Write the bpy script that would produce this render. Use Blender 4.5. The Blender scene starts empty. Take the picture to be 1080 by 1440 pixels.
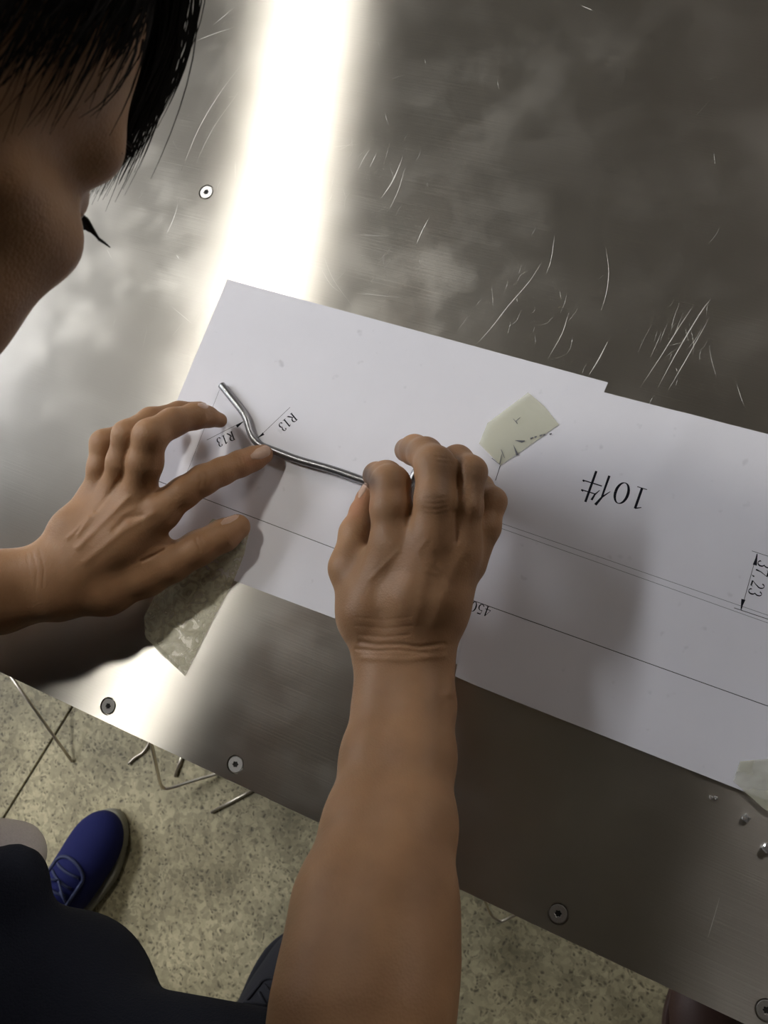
import bpy, bmesh, math, random
import numpy as np
from mathutils import Vector, Matrix
from mathutils.bvhtree import BVHTree
random.seed(7); rng = np.random.RandomState(7)
SC = bpy.context.scene
COL = SC.collection
TZ = 0.80                                  # height of the table top above the floor

# ------------------------------------------------------------------ camera
F_PX = 1149.65; CAM_H = 0.53969
RC = np.array([[0.9713938, 0.02202022, 0.23645127],
               [0.02202022, 0.98304948, -0.18201329],
               [-0.23645127, 0.18201329, 0.95444327]])
cam_d = bpy.data.cameras.new('camera'); cam = bpy.data.objects.new('camera', cam_d); COL.objects.link(cam)
cam_d.sensor_fit = 'HORIZONTAL'; cam_d.sensor_width = 36; cam_d.lens = F_PX / 1080 * 36
cam_d.clip_start = 0.02; cam_d.clip_end = 50
M4 = Matrix([list(RC[i]) + [0] for i in range(3)] + [[0, 0, 0, 1]])
M4.translation = Vector((0, 0, TZ + CAM_H)); cam.matrix_world = M4
cam_d.dof.use_dof = True; cam_d.dof.focus_distance = 0.53; cam_d.dof.aperture_fstop = 26
SC.camera = cam

# ------------------------------------------------------------------ world, exposure, lamps
SC.view_settings.view_transform = 'Standard'; SC.view_settings.look = 'None'
SC.view_settings.gamma = 1; SC.view_settings.use_curve_mapping = False
SC.view_settings.exposure = 0.0
world = bpy.data.worlds.new('world'); SC.world = world; world.use_nodes = True
world.node_tree.nodes['Background'].inputs[0].default_value = (0.55, 0.52, 0.50, 1)
world.node_tree.nodes['Background'].inputs[1].default_value = 0.03
LAMP_POWER = 160.0         # emission of the round bay lamp
FAR_FILL_POWER = 37.0            # emission of the unseen fill strips added at the left

# ------------------------------------------------------------------ helpers
def P(px, py, z=0.0):
    d = RC @ np.array([px - 540.0, -(py - 720.0), -F_PX]); s = (z - CAM_H) / d[2]
    return d * s + np.array([0, 0, CAM_H + TZ])
def depth(px, py, z):
    d = RC @ np.array([px - 540.0, -(py - 720.0), -F_PX]) / F_PX
    return (z - CAM_H) / d[2]
def D(px, py, dep):
    d = RC @ np.array([px - 540.0, -(py - 720.0), -F_PX]) / F_PX
    return d * dep + np.array([0, 0, CAM_H + TZ])
def project(V):
    q = (V - np.array([0, 0, CAM_H + TZ])) @ RC
    return np.stack([540 + q[:, 0] / -q[:, 2] * F_PX, 720 - q[:, 1] / -q[:, 2] * F_PX], 1)
def W(x, y, z): return np.array([x, y, z + TZ], float)      # z counted from the table top

def link(name, me, parent=None, mat=None):
    o = bpy.data.objects.new(name, me); COL.objects.link(o)
    if parent is not None: o.parent = parent
    if mat is not None and me is not None:
        me.materials.clear(); me.materials.append(mat)
    return o
def mesh(name, V, F, mat=None, parent=None, smooth=False):
    me = bpy.data.meshes.new(name); me.from_pydata([tuple(map(float, v)) for v in V], [], [tuple(f) for f in F]); me.update()
    if smooth: me.polygons.foreach_set('use_smooth', [True] * len(me.polygons))
    return link(name, me, parent, mat)
def bm_obj(name, bm, mat, parent=None, smooth=False):
    me = bpy.data.meshes.new(name); bm.normal_update(); bm.to_mesh(me); bm.free()
    if smooth: me.polygons.foreach_set('use_smooth', [True] * len(me.polygons))
    return link(name, me, parent, mat)
def tag(o, label=None, cat=None, group=None, kind=None):
    if label: o['label'] = label
    if cat: o['category'] = cat
    if group: o['group'] = group
    if kind: o['kind'] = kind
    return o
def empty(name, loc):
    o = bpy.data.objects.new(name, None); o.location = loc; o.empty_display_size = .05; COL.objects.link(o); return o
def child(o, root):
    o.parent = root; o.matrix_parent_inverse = Matrix.Translation(-Vector(root.location)); return o

def tube_geo(pts, rad, n=10, cap=True):
    pts = [np.array(p, float) for p in pts]; m = len(pts)
    if not hasattr(rad, '__len__'): rad = [rad] * m
    V = []; Fc = []; up = np.array([.13, .27, .95]); prev = None
    for i in range(m):
        t = pts[min(i + 1, m - 1)] - pts[max(i - 1, 0)]; t /= np.linalg.norm(t) + 1e-12
        a = prev if prev is not None else up
        a = a - t * (a @ t)
        if np.linalg.norm(a) < 1e-4: a = np.cross(t, [1, 0, 0])
        a /= np.linalg.norm(a); prev = a; b = np.cross(t, a)
        for k in range(n):
            w = 2 * math.pi * k / n; V.append(pts[i] + rad[i] * (a * math.cos(w) + b * math.sin(w)))
    for i in range(m - 1):
        for k in range(n):
            k2 = (k + 1) % n; Fc.append((i * n + k, i * n + k2, (i + 1) * n + k2, (i + 1) * n + k))
    if cap:
        Fc.append(tuple(range(n - 1, -1, -1))); Fc.append(tuple((m - 1) * n + k for k in range(n)))
    return V, Fc
def join(geos):
    V = []; Fc = []
    for v, f in geos:
        o = len(V); V += list(v); Fc += [tuple(i + o for i in q) for q in f]
    return V, Fc
def box_geo(lo, hi, M=None):
    V = [np.array([(lo, hi)[i][0], (lo, hi)[j][1], (lo, hi)[k][2]]) for i in (0, 1) for j in (0, 1) for k in (0, 1)]
    F_ = [(0, 1, 3, 2), (4, 6, 7, 5), (0, 4, 5, 1), (2, 3, 7, 6), (0, 2, 6, 4), (1, 5, 7, 3)]
    if M is not None: V = [M(v) for v in V]
    return V, F_
def smooth_path(pts, n=8):
    pts = [np.array(p, float) for p in pts]; Q = [2 * pts[0] - pts[1]] + pts + [2 * pts[-1] - pts[-2]]; out = []
    for i in range(1, len(Q) - 2):
        p0, p1, p2, p3 = Q[i - 1:i + 3]
        for k in range(n):
            t = k / n
            out.append(.5 * ((2 * p1) + (-p0 + p2) * t + (2 * p0 - 5 * p1 + 4 * p2 - p3) * t * t + (-p0 + 3 * p1 - 3 * p2 + p3) * t ** 3))
    out.append(pts[-1]); return out

# ------------------------------------------------------------------ materials
def nt(name):
    m = bpy.data.materials.new(name); m.use_nodes = True; t = m.node_tree
    return m, t, t.nodes['Principled BSDF']
def N(t, typ, **kw):
    n = t.nodes.new(typ)
    for k, v in kw.items():
        if k.startswith('i_'):
            key = k[2:]; key = int(key) if key.isdigit() else key.replace('_', ' ')
            n.inputs[key].default_value = v
        else: setattr(n, k, v)
    return n
def ramp(t, stops):
    r = t.nodes.new('ShaderNodeValToRGB'); e = r.color_ramp.elements
    while len(e) < len(stops): e.new(.5)
    for x, (p, c) in zip(e, stops):
        x.position = p; x.color = (c, c, c, 1) if not hasattr(c, '__len__') else (*c, 1)
    return r
def plain(name, col, rough=.6, metal=0.0, spec=.5, bump=0, scale=300):
    m, t, b = nt(name); b.inputs['Base Color'].default_value = (*col, 1); b.inputs['Roughness'].default_value = rough
    b.inputs['Metallic'].default_value = metal; b.inputs['Specular IOR Level'].default_value = spec
    g = N(t, 'ShaderNodeNewGeometry'); n = N(t, 'ShaderNodeTexNoise', i_Scale=scale, i_Detail=3.0)
    t.links.new(g.outputs['Position'], n.inputs['Vector'])
    mx = N(t, 'ShaderNodeMix', data_type='RGBA'); mx.inputs[6].default_value = (*[c * .85 for c in col], 1); mx.inputs[7].default_value = (*[min(1, c * 1.1) for c in col], 1)
    t.links.new(n.outputs[0], mx.inputs[0]); t.links.new(mx.outputs[2], b.inputs['Base Color'])
    if bump:
        bp = N(t, 'ShaderNodeBump', i_Strength=bump, i_Distance=.001); t.links.new(n.outputs[0], bp.inputs['Height']); t.links.new(bp.outputs[0], b.inputs['Normal'])
    return m

EDGE_ANG = math.atan2(-.1665, .4657)        # direction of the table's front edge
ANISO = .76; ROUGH0 = .29
def mat_steel_top():
    m, t, _b = nt('brushed_steel'); L = t.links.new
    b = N(t, 'ShaderNodeBsdfAnisotropic', distribution='BECKMANN'); t.nodes.remove(_b)
    ba = math.radians(-18.5); tg = N(t, 'ShaderNodeCombineXYZ', i_0=math.cos(ba), i_1=math.sin(ba)); L(tg.outputs[0], b.inputs['Tangent']); b.inputs['Anisotropy'].default_value = ANISO
    g = N(t, 'ShaderNodeNewGeometry')
    mp = N(t, 'ShaderNodeMapping'); mp.inputs['Rotation'].default_value = (0, 0, -EDGE_ANG); L(g.outputs['Position'], mp.inputs['Vector'])
    st = N(t, 'ShaderNodeMapping'); st.inputs['Scale'].default_value = (12, 900, 1); L(mp.outputs[0], st.inputs['Vector'])
    br = N(t, 'ShaderNodeTexNoise', i_Scale=1.0, i_Detail=4.0, i_Roughness=.6); L(st.outputs[0], br.inputs['Vector'])
    big = N(t, 'ShaderNodeTexNoise', i_Scale=8.0, i_Detail=3.0, i_Roughness=.5); L(g.outputs['Position'], big.inputs['Vector'])
    sm = N(t, 'ShaderNodeTexNoise', i_Scale=26.0, i_Detail=5.0, i_Roughness=.55); L(g.outputs['Position'], sm.inputs['Vector'])
    r1 = ramp(t, [(.42, 0.0), (.62, 1.0)]); L(sm.outputs[0], r1.inputs[0])
    r2 = ramp(t, [(.35, 0.0), (.68, 1.0)]); L(big.outputs[0], r2.inputs[0])
    mul = N(t, 'ShaderNodeMath', operation='MULTIPLY'); L(r1.outputs[0], mul.inputs[0]); L(r2.outputs[0], mul.inputs[1])
    # roughness: smudged patches scatter more
    a = N(t, 'ShaderNodeMath', operation='MULTIPLY_ADD'); a.inputs[1].default_value = .02; a.inputs[2].default_value = ROUGH0; L(mul.outputs[0], a.inputs[0])
    a2 = N(t, 'ShaderNodeMath', operation='MULTIPLY_ADD'); a2.inputs[1].default_value = .03; L(big.outputs[0], a2.inputs[0]); L(a.outputs[0], a2.inputs[2])
    a3 = N(t, 'ShaderNodeMath', operation='MULTIPLY_ADD'); a3.inputs[1].default_value = .04; L(br.outputs[0], a3.inputs[0]); L(a2.outputs[0], a3.inputs[2])
    L(a3.outputs[0], b.inputs['Roughness'])
    mx = N(t, 'ShaderNodeMix', data_type='RGBA'); mx.inputs[6].default_value = (.53, .505, .465, 1); mx.inputs[7].default_value = (.68, .655, .61, 1)
    L(r2.outputs[0], mx.inputs[0]); L(mx.outputs[2], b.inputs['Color'])
    bp = N(t, 'ShaderNodeBump', i_Strength=.25, i_Distance=.0003); L(br.outputs[0], bp.inputs['Height'])
    bp2 = N(t, 'ShaderNodeBump', i_Strength=.05, i_Distance=.002); L(big.outputs[0], bp2.inputs['Height']); L(bp.outputs[0], bp2.inputs['Normal'])
    L(bp2.outputs[0], b.inputs['Normal'])
    hz = N(t, 'ShaderNodeBsdfPrincipled'); hz.inputs['Metallic'].default_value = 1.0; hz.inputs['Roughness'].default_value = .44   # dull worn grain between the polished ridges
    L(mx.outputs[2], hz.inputs['Base Color']); L(bp2.outputs[0], hz.inputs['Normal'])
    ms = N(t, 'ShaderNodeMixShader'); fa = N(t, 'ShaderNodeMath', operation='MULTIPLY_ADD'); fa.inputs[1].default_value = .22; fa.inputs[2].default_value = .20; L(mul.outputs[0], fa.inputs[0])
    L(fa.outputs[0], ms.inputs[0]); L(b.outputs[0], ms.inputs[1]); L(hz.outputs[0], ms.inputs[2]); L(ms.outputs[0], t.nodes['Material Output'].inputs['Surface'])
    return m
def mat_paper():
    m, t, b = nt('printer_paper'); L = t.links.new
    b.inputs['Roughness'].default_value = .75; b.inputs['Specular IOR Level'].default_value = .25
    g = N(t, 'ShaderNodeNewGeometry'); n = N(t, 'ShaderNodeTexNoise', i_Scale=14.0, i_Detail=5.0, i_Roughness=.6); L(g.outputs['Position'], n.inputs['Vector'])
    r = ramp(t, [(.3, (.80, .795, .85)), (.75, (.85, .845, .90))]); L(n.outputs[0], r.inputs[0])
    v = N(t, 'ShaderNodeTexNoise', i_Scale=95.0, i_Detail=2.0); L(g.outputs['Position'], v.inputs['Vector'])
    r3 = ramp(t, [(.69, 1.0), (.80, .82)]); L(v.outputs[0], r3.inputs[0])
    mu = N(t, 'ShaderNodeMix', data_type='RGBA', blend_type='MULTIPLY'); mu.inputs[0].default_value = 1; L(r.outputs[0], mu.inputs[6]); L(r3.outputs[0], mu.inputs[7])
    L(mu.outputs[2], b.inputs['Base Color'])
    return m
def mat_skin():
    m, t, b = nt('skin'); L = t.links.new
    g = N(t, 'ShaderNodeNewGeometry')
    n1 = N(t, 'ShaderNodeTexNoise', i_Scale=35.0, i_Detail=4.0); L(g.outputs['Position'], n1.inputs['Vector'])
    r = ramp(t, [(.3, (.28, .150, .074)), (.7, (.37, .205, .104))]); L(n1.outputs[0], r.inputs[0])
    at = N(t, 'ShaderNodeAttribute', attribute_name='tone')
    sp = N(t, 'ShaderNodeSeparateColor'); L(at.outputs['Color'], sp.inputs[0])
    mx = N(t, 'ShaderNodeMix', data_type='RGBA'); mx.inputs[7].default_value = (.085, .065, .055, 1)     # grime
    L(sp.outputs[0], mx.inputs[0]); L(r.outputs[0], mx.inputs[6])
    mx2 = N(t, 'ShaderNodeMix', data_type='RGBA'); mx2.inputs[7].default_value = (.46, .17, .10, 1)      # ruddy
    L(sp.outputs[1], mx2.inputs[0]); L(mx.outputs[2], mx2.inputs[6]); L(mx2.outputs[2], b.inputs['Base Color'])
    b.inputs['Roughness'].default_value = .55; b.inputs['Specular IOR Level'].default_value = .35
    b.inputs['Subsurface Weight'].default_value = .12; b.inputs['Subsurface Radius'].default_value = (1, .35, .2); b.inputs['Subsurface Scale'].default_value = .004
    v = N(t, 'ShaderNodeTexVoronoi', i_Scale=750.0); L(g.outputs['Position'], v.inputs['Vector'])
    n2 = N(t, 'ShaderNodeTexNoise', i_Scale=420.0, i_Detail=3.0); L(g.outputs['Position'], n2.inputs['Vector'])
    ad = N(t, 'ShaderNodeMath', operation='ADD'); L(v.outputs['Distance'], ad.inputs[0]); L(n2.outputs[0], ad.inputs[1])
    bp = N(t, 'ShaderNodeBump', i_Strength=.35, i_Distance=.0003); L(ad.outputs[0], bp.inputs['Height']); L(bp.outputs[0], b.inputs['Normal'])
    return m
def mat_floor():
    m, t, b = nt('terrazzo'); L = t.links.new
    g = N(t, 'ShaderNodeNewGeometry')
    n = N(t, 'ShaderNodeTexNoise', i_Scale=5.0, i_Detail=6.0, i_Roughness=.65); L(g.outputs['Position'], n.inputs['Vector'])
    c = ramp(t, [(.3, (.17, .145, .085)), (.62, (.50, .44, .285))]); L(n.outputs[0], c.inputs[0])
    dz = N(t, 'ShaderNodeTexNoise', i_Scale=60.0, i_Detail=2.0); L(g.outputs['Position'], dz.inputs['Vector'])
    va = N(t, 'ShaderNodeVectorMath', operation='MULTIPLY_ADD'); va.inputs[1].default_value = (.02, .02, .02); L(dz.outputs['Color'], va.inputs[0]); L(g.outputs['Position'], va.inputs[2])
    v = N(t, 'ShaderNodeTexVoronoi', i_Scale=150.0); L(va.outputs[0], v.inputs['Vector'])
    sp = N(t, 'ShaderNodeSeparateColor'); L(v.outputs['Color'], sp.inputs[0])
    pit = ramp(t, [(.0, .9), (.15, .8), (.5, 0.0)]); L(v.outputs['Distance'], pit.inputs[0])
    sel = ramp(t, [(.0, 0.0), (.55, 0.0), (.6, 1.0)]); L(sp.outputs[0], sel.inputs[0])
    mm = N(t, 'ShaderNodeMath', operation='MULTIPLY'); L(pit.outputs[0], mm.inputs[0]); L(sel.outputs[0], mm.inputs[1])
    tone = ramp(t, [(.0, (.6, .59, .54)), (1.0, (1.2, 1.18, 1.1))]); L(sp.outputs[1], tone.inputs[0])
    mu = N(t, 'ShaderNodeMix', data_type='RGBA', blend_type='MULTIPLY'); mu.inputs[0].default_value = .8; L(c.outputs[0], mu.inputs[6]); L(tone.outputs[0], mu.inputs[7])
    mx = N(t, 'ShaderNodeMix', data_type='RGBA'); mx.inputs[7].default_value = (.06, .048, .028, 1); L(mm.outputs[0], mx.inputs[0]); L(mu.outputs[2], mx.inputs[6])
    L(mx.outputs[2], b.inputs['Base Color']); b.inputs['Roughness'].default_value = .6
    bp = N(t, 'ShaderNodeBump', i_Strength=.4, i_Distance=.001, invert=True); L(mm.outputs[0], bp.inputs['Height']); L(bp.outputs[0], b.inputs['Normal'])
    return m
def mat_tape(name, col, alpha, rough=.25, bump=.3, sc=250):
    m, t, b = nt(name); L = t.links.new
    b.inputs['Base Color'].default_value = (*col, 1); b.inputs['Roughness'].default_value = rough
    tr = N(t, 'ShaderNodeBsdfTransparent'); mix = N(t, 'ShaderNodeMixShader')
    g = N(t, 'ShaderNodeNewGeometry'); n = N(t, 'ShaderNodeTexNoise', i_Scale=float(sc), i_Detail=3.0, i_Distortion=1.5); L(g.outputs['Position'], n.inputs['Vector'])
    r = ramp(t, [(.4, max(0, alpha - .12)), (.62, min(1, alpha + .12))]); L(n.outputs[0], r.inputs[0])
    bp = N(t, 'ShaderNodeBump', i_Strength=bump, i_Distance=.0006); L(n.outputs[0], bp.inputs['Height']); L(bp.outputs[0], b.inputs['Normal'])
    L(r.outputs[0], mix.inputs[0]); L(tr.outputs[0], mix.inputs[1]); L(b.outputs[0], mix.inputs[2]); L(mix.outputs[0], t.nodes['Material Output'].inputs['Surface'])
    return m
def emit(name, col, s):
    m, t, b = nt(name); b.inputs['Base Color'].default_value = (.8, .8, .8, 1); b.inputs['Emission Color'].default_value = (*col, 1); b.inputs['Emission Strength'].default_value = s
    return m
STEEL = mat_steel_top(); PAPER = mat_paper(); SKIN = mat_skin(); FLOOR = mat_floor()
INK = plain('printed_ink', (.012, .012, .018), .8, spec=.1)
INKL = plain('printed_thin_ink', (.13, .13, .15), .7)
ROD = plain('drawn_steel_rod', (.30, .30, .31), .36, 1.0, bump=.15, scale=900)
WIRE = plain('dull_wire', (.62, .56, .47), .35, 1.0, bump=.2, scale=600)
SCREW = plain('screw_steel', (.66, .65, .64), .48, 1.0, bump=.1, scale=1500)
DARK = plain('dark_socket', (.012, .011, .010), .7)
FRAME = plain('painted_frame_steel', (.09, .09, .09), .5, .6)
NAVY = plain('navy_cotton', (.018, .021, .032), .95, bump=.8, scale=700, spec=.15)
PALE = plain('pale_cotton', (.80, .75, .74), .95, bump=.6, scale=700, spec=.15)
TROUS = plain('dark_denim', (.012, .013, .018), .95, bump=.6, scale=900, spec=.15)
BLUE = plain('blue_knit_mesh', (.010, .013, .085), .8, bump=.9, scale=1100, spec=.2)
BLUED = plain('dark_blue_trim', (.022, .030, .085), .7, bump=.4, scale=800)
BLACKSHOE = plain('black_shoe_knit', (.012, .012, .018), .85, bump=.8, scale=1000)
SOLE = plain('grey_rubber_sole', (.26, .25, .20), .8, bump=.3)
BROWN = plain('dark_brown_leather', (.05, .022, .016), .6, bump=.3)
HAIR = plain('black_hair', (.010, .008, .007), .6, spec=.2)
NAIL = plain('fingernail', (.50, .33, .24), .35, bump=.1)
EYE = plain('eye_white', (.7, .68, .65), .2); IRIS = plain('dark_iris', (.02, .012, .008), .2)
LIP = plain('lip_skin', (.30, .12, .09), .5)
WALL = plain('painted_wall', (.34, .33, .31), .9, scale=8); CEIL = plain('ceiling_paint', (.16, .145, .13), .95, scale=6)
TUBE = emit('fluorescent_tube_glow', (1.0, .965, .88), LAMP_POWER); CORNER_FILL = emit('corner_fill_glow', (1.0, .94, .90), 48.0); FAR_FILL = emit('far_fill_glow', (.92, .95, 1.0), FAR_FILL_POWER)  # corner and far glows feed the added fill strips
ENAMEL = plain('white_enamel', (.8, .8, .78), .5)
GROUT = plain('floor_grout', (.03, .026, .018), .95)

# ------------------------------------------------------------------ room shell
FA = math.atan2(.184, .111)                # direction of the visible floor joint
fx = np.array([math.sin(FA), -math.cos(FA)]); fy = np.array([math.cos(FA), math.sin(FA)])
f0 = np.array([-1.0232, -.288])
base = mesh('floor', *box_geo((-5.0, -3.2, -.1), (3.2, 3.6, -.004)), mat=GROUT); tag(base, kind='structure')
TS = 1.15
tile_me = None
for i in range(-5, 5):
    for j in range(-5, 5):
        c = f0 + fx * (i * TS + TS / 2) + fy * (j * TS + TS / 2 + .47)
        if not (-4.2 < c[0] < 2.4 and -2.4 < c[1] < 2.8): continue
        if tile_me is None:
            hw = TS / 2 - .0018; bm = bmesh.new(); bmesh.ops.create_cube(bm, size=1)
            for v in bm.verts: v.co = Vector((v.co.x * 2 * hw, v.co.y * 2 * hw, v.co.z * .012))
            bmesh.ops.bevel(bm, geom=[e for e in bm.edges if all(v.co.z > 0 for v in e.verts)], offset=.0012, segments=1, affect='EDGES')
            tile_me = bpy.data.meshes.new('floor_tile'); bm.to_mesh(tile_me); bm.free(); tile_me.materials.append(FLOOR)
        o = bpy.data.objects.new('floor_tile', tile_me); COL.objects.link(o); o.location = (c[0], c[1], -.006); o.rotation_euler = (0, 0, math.atan2(fx[1], fx[0])); o.parent = base
for nm, lo, hi, mt in [('ceiling', (-5.0, -3.2, 3.2), (3.2, 3.6, 3.3), CEIL), ('wall_left', (-5.1, -3.2, -.1), (-5.0, 3.6, 3.3), WALL), ('wall_right', (3.2, -3.2, -.1), (3.3, 3.6, 3.3), WALL),
                       ('wall_back', (-5.0, 3.6, -.1), (3.2, 3.7, 3.3), WALL), ('wall_front', (-5.0, -3.3, -.1), (3.2, -3.2, 3.3), WALL)]:
    tag(mesh(nm, *box_geo(lo, hi), mat=mt), kind='structure')

# ------------------------------------------------------------------ lamps: a round bay lamp; each fixture is an unseen fill strip added for brightness
def fill_fixture(a, b, z, power_mat, label, hw=.10):
    a = np.array([*a, z]); b = np.array([*b, z]); d = (b - a) / np.linalg.norm(b - a); s = np.array([-d[1], d[0], 0]); L_ = np.linalg.norm(b - a)
    root = empty('ceiling_lamp', tuple((a + b) / 2)); tag(root, label, 'lamp')
    F_ = lambda v: a + d * v[0] + s * v[1] + np.array([0, 0, v[2]])
    child(mesh('housing', *box_geo((-.03, -hw - .03, .012), (L_ + .03, hw + .03, .085), F_), mat=ENAMEL), root)
    child(mesh('diffuser', *box_geo((0, -hw, -.012), (L_, hw, .0119), F_), mat=power_mat), root)
    for e in (-.02, L_ + .001): child(mesh('end_cap', *box_geo((e, -hw, -.014), (e + .019, hw, .0119), F_), mat=ENAMEL), root)
    for e in (.2, L_ - .2):
        p = F_((e, 0, .08)); child(mesh('suspension_rod', *tube_geo([p, [p[0], p[1], 3.2]], .004, 6), mat=FRAME), root)
    return root
def bay_lamp(x, y, z, r):
    root = empty('ceiling_lamp', (x, y, z)); tag(root, 'round bay lamp hanging above the left of the steel table, the brightest lamp', 'lamp')
    n = 40; prof = [(r * 1.02, -.004), (r * 1.05, .03), (r * .95, .10), (r * .5, .16), (r * .45, .24), (.01, .25)]
    V = [(x + q[0] * math.cos(2 * math.pi * k / n), y + q[0] * math.sin(2 * math.pi * k / n), z + q[1]) for k in range(n) for q in prof]; m = len(prof)
    Fc = [(k * m + j, ((k + 1) % n) * m + j, ((k + 1) % n) * m + j + 1, k * m + j + 1) for k in range(n) for j in range(m - 1)]
    child(mesh('housing', V, Fc, mat=ENAMEL, smooth=True), root)
    V = [(x + r * math.cos(2 * math.pi * k / n), y + r * math.sin(2 * math.pi * k / n), z + w) for w in (0, .008) for k in range(n)]
    child(mesh('lens', V, [tuple(range(n - 1, -1, -1)), tuple(range(n, 2 * n))] + [(k, (k + 1) % n, n + (k + 1) % n, n + k) for k in range(n)], mat=TUBE), root)
    child(mesh('suspension_rod', *tube_geo([(x, y, z + .25), (x, y, 3.2)], .006, 8), mat=FRAME), root)
bay_lamp(-.97, .85, 2.4, .085)
fill_fixture((2.2, 3.4), (3.05, 2.6), 3.0, CORNER_FILL, 'added fill strip, out of view in the far right corner', .14)  # unseen fill, added to lift the shadow on the right of the paper
fill_fixture((-2.5, 2.4), (-2.6, .2), 2.6, FAR_FILL, 'added cool fill strip, out of view on the left side', .14)  # unseen fill, added to brighten the left of the steel
fill_fixture((-4.3, 2.6), (-4.3, -.4), 2.6, FAR_FILL, 'added fill strip, out of view by the left wall', .14)  # second unseen fill, added for more soft light from the left

# ------------------------------------------------------------------ the steel table
ed = np.array([math.cos(EDGE_ANG), math.sin(EDGE_ANG)]); en = np.array([-ed[1], ed[0]])
e0 = np.array([-.428, -.0127])
def T(u, v, z): q = e0 + ed * u + en * v; return np.array([q[0], q[1], z + TZ])
table = empty('steel_table', tuple(T(.4, .5, -TZ))); tag(table, 'large worn stainless steel worktable with scratched top and countersunk screws', 'table')
U0, U1, V1 = -.75, 1.25, 1.15
SCREWS = [(290, 270), (152, 993), (331, 1075), (785, 1285), (1078, 1421)]
bm = bmesh.new()
vs = [bm.verts.new(Vector(T(u, v, z))) for z in (-.003, 0) for (u, v) in ((U0, 0), (U1, 0), (U1, V1), (U0, V1))]
for f in ((3, 2, 1, 0), (4, 5, 6, 7), (0, 1, 5, 4), (1, 2, 6, 5), (2, 3, 7, 6), (3, 0, 4, 7)): bm.faces.new([vs[i] for i in f])
top = bm_obj('table_top', bm, STEEL)
cbm = bmesh.new()
for s in SCREWS:
    p = P(*s); r = bmesh.ops.create_cone(cbm, cap_ends=True, segments=32, radius1=.0064, radius2=.0064, depth=.004, matrix=Matrix.Translation((p[0], p[1], TZ - .0008)))
cut = bm_obj('cut', cbm, STEEL)
md = top.modifiers.new('b', 'BOOLEAN'); md.object = cut; md.operation = 'DIFFERENCE'; md.solver = 'EXACT'
dg = bpy.context.evaluated_depsgraph_get(); me2 = bpy.data.meshes.new_from_object(top.evaluated_get(dg)); top.modifiers.clear(); top.data = me2
bpy.data.objects.remove(cut); child(top, table)
child(mesh('under_board', *box_geo((U0 + .004, .004, -.022), (U1 - .004, V1 - .004, -.0031), lambda v: T(*v)), mat=FRAME), table)
for (u0, v0, u1, v1) in ((U0 + .1, .08, U1 - .1, .12), (U0 + .1, V1 - .12, U1 - .1, V1 - .08)):
    child(mesh('frame_rail', *box_geo((u0, v0, -.072), (u1, v1, -.0221), lambda v: T(*v)), mat=FRAME), table)
for u in (U0 + .1, U1 - .14):
    child(mesh('frame_rail', *box_geo((u, .1201, -.072), (u + .04, V1 - .1201, -.0221), lambda v: T(*v)), mat=FRAME), table)
    for v in (.08, V1 - .12):
        child(mesh('leg', *box_geo((u, v, -TZ), (u + .04, v + .04, -.0721), lambda w: T(*w)), mat=FRAME), table)
def lathe(c, prof, n=32, star=None):
    V = []; Fc = []
    for k in range(n):
        w = 2 * math.pi * k / n
        for j, (r, z) in enumerate(prof):
            rr = r * (1 + .14 * math.cos(6 * w)) if star and j in star else r
            V.append((c[0] + rr * math.cos(w), c[1] + rr * math.sin(w), c[2] + z))
    m = len(prof)
    for k in range(n):
        k2 = (k + 1) % n
        for j in range(m - 1): Fc.append((k * m + j, k2 * m + j, k2 * m + j + 1, k * m + j + 1))
    Fc.append(tuple(k * m + m - 1 for k in range(n)))
    return V, Fc
for s in SCREWS:
    p = P(*s)
    h = mesh('screw', *lathe(p, [(.0042, -.0028), (.0053, -.0010), (.0054, -.0004), (.0051, .0001), (.0021, .0001), (.0019, -.0001), (.0018, -.0016)], 48, star=(4, 5, 6)), mat=SCREW)
    child(h, table)
    so = mesh('socket', *lathe(p, [(.00001, -.0012), (.0017, -.0012), (.0018, -.0008), (.00165, -.0007)], 48, star=(1, 2, 3)), mat=DARK); so.parent = h; so.matrix_parent_inverse = h.matrix_parent_inverse.copy(); so.parent = h
    so.matrix_parent_inverse = Matrix.Translation(-Vector(table.location)).inverted() @ Matrix.Translation(-Vector(table.location))

# scratches scored into the plate: slim raised-burr ribbons
SCR = plain('scratch_burr', (.85, .83, .78), .6, .55)
def ribbon(pts, w, z):
    V = []; Fc = []; pts = [np.array(p[:2]) for p in pts]; m = len(pts)
    for i in range(m):
        t = pts[min(i + 1, m - 1)] - pts[max(i - 1, 0)]; t /= np.linalg.norm(t) + 1e-12; s = np.array([-t[1], t[0]])
        ww = w * math.sin(math.pi * (i + .3) / (m - .4)) * .5
        for k in (1, -1): q = pts[i] + s * ww * k; V.append((q[0], q[1], TZ + z))
        V.append((pts[i][0], pts[i][1], TZ + z + .00004))
    for i in range(m - 1):
        a = i * 3; Fc.append((a, a + 2, a + 5, a + 3)); Fc.append((a + 2, a + 1, a + 4, a + 5))
    return V, Fc
geos = []
def scratch(pl, w=.0004):
    geos.append(ribbon([P(*q) for q in smooth_path(pl, 5)], w, .00003))
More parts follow.
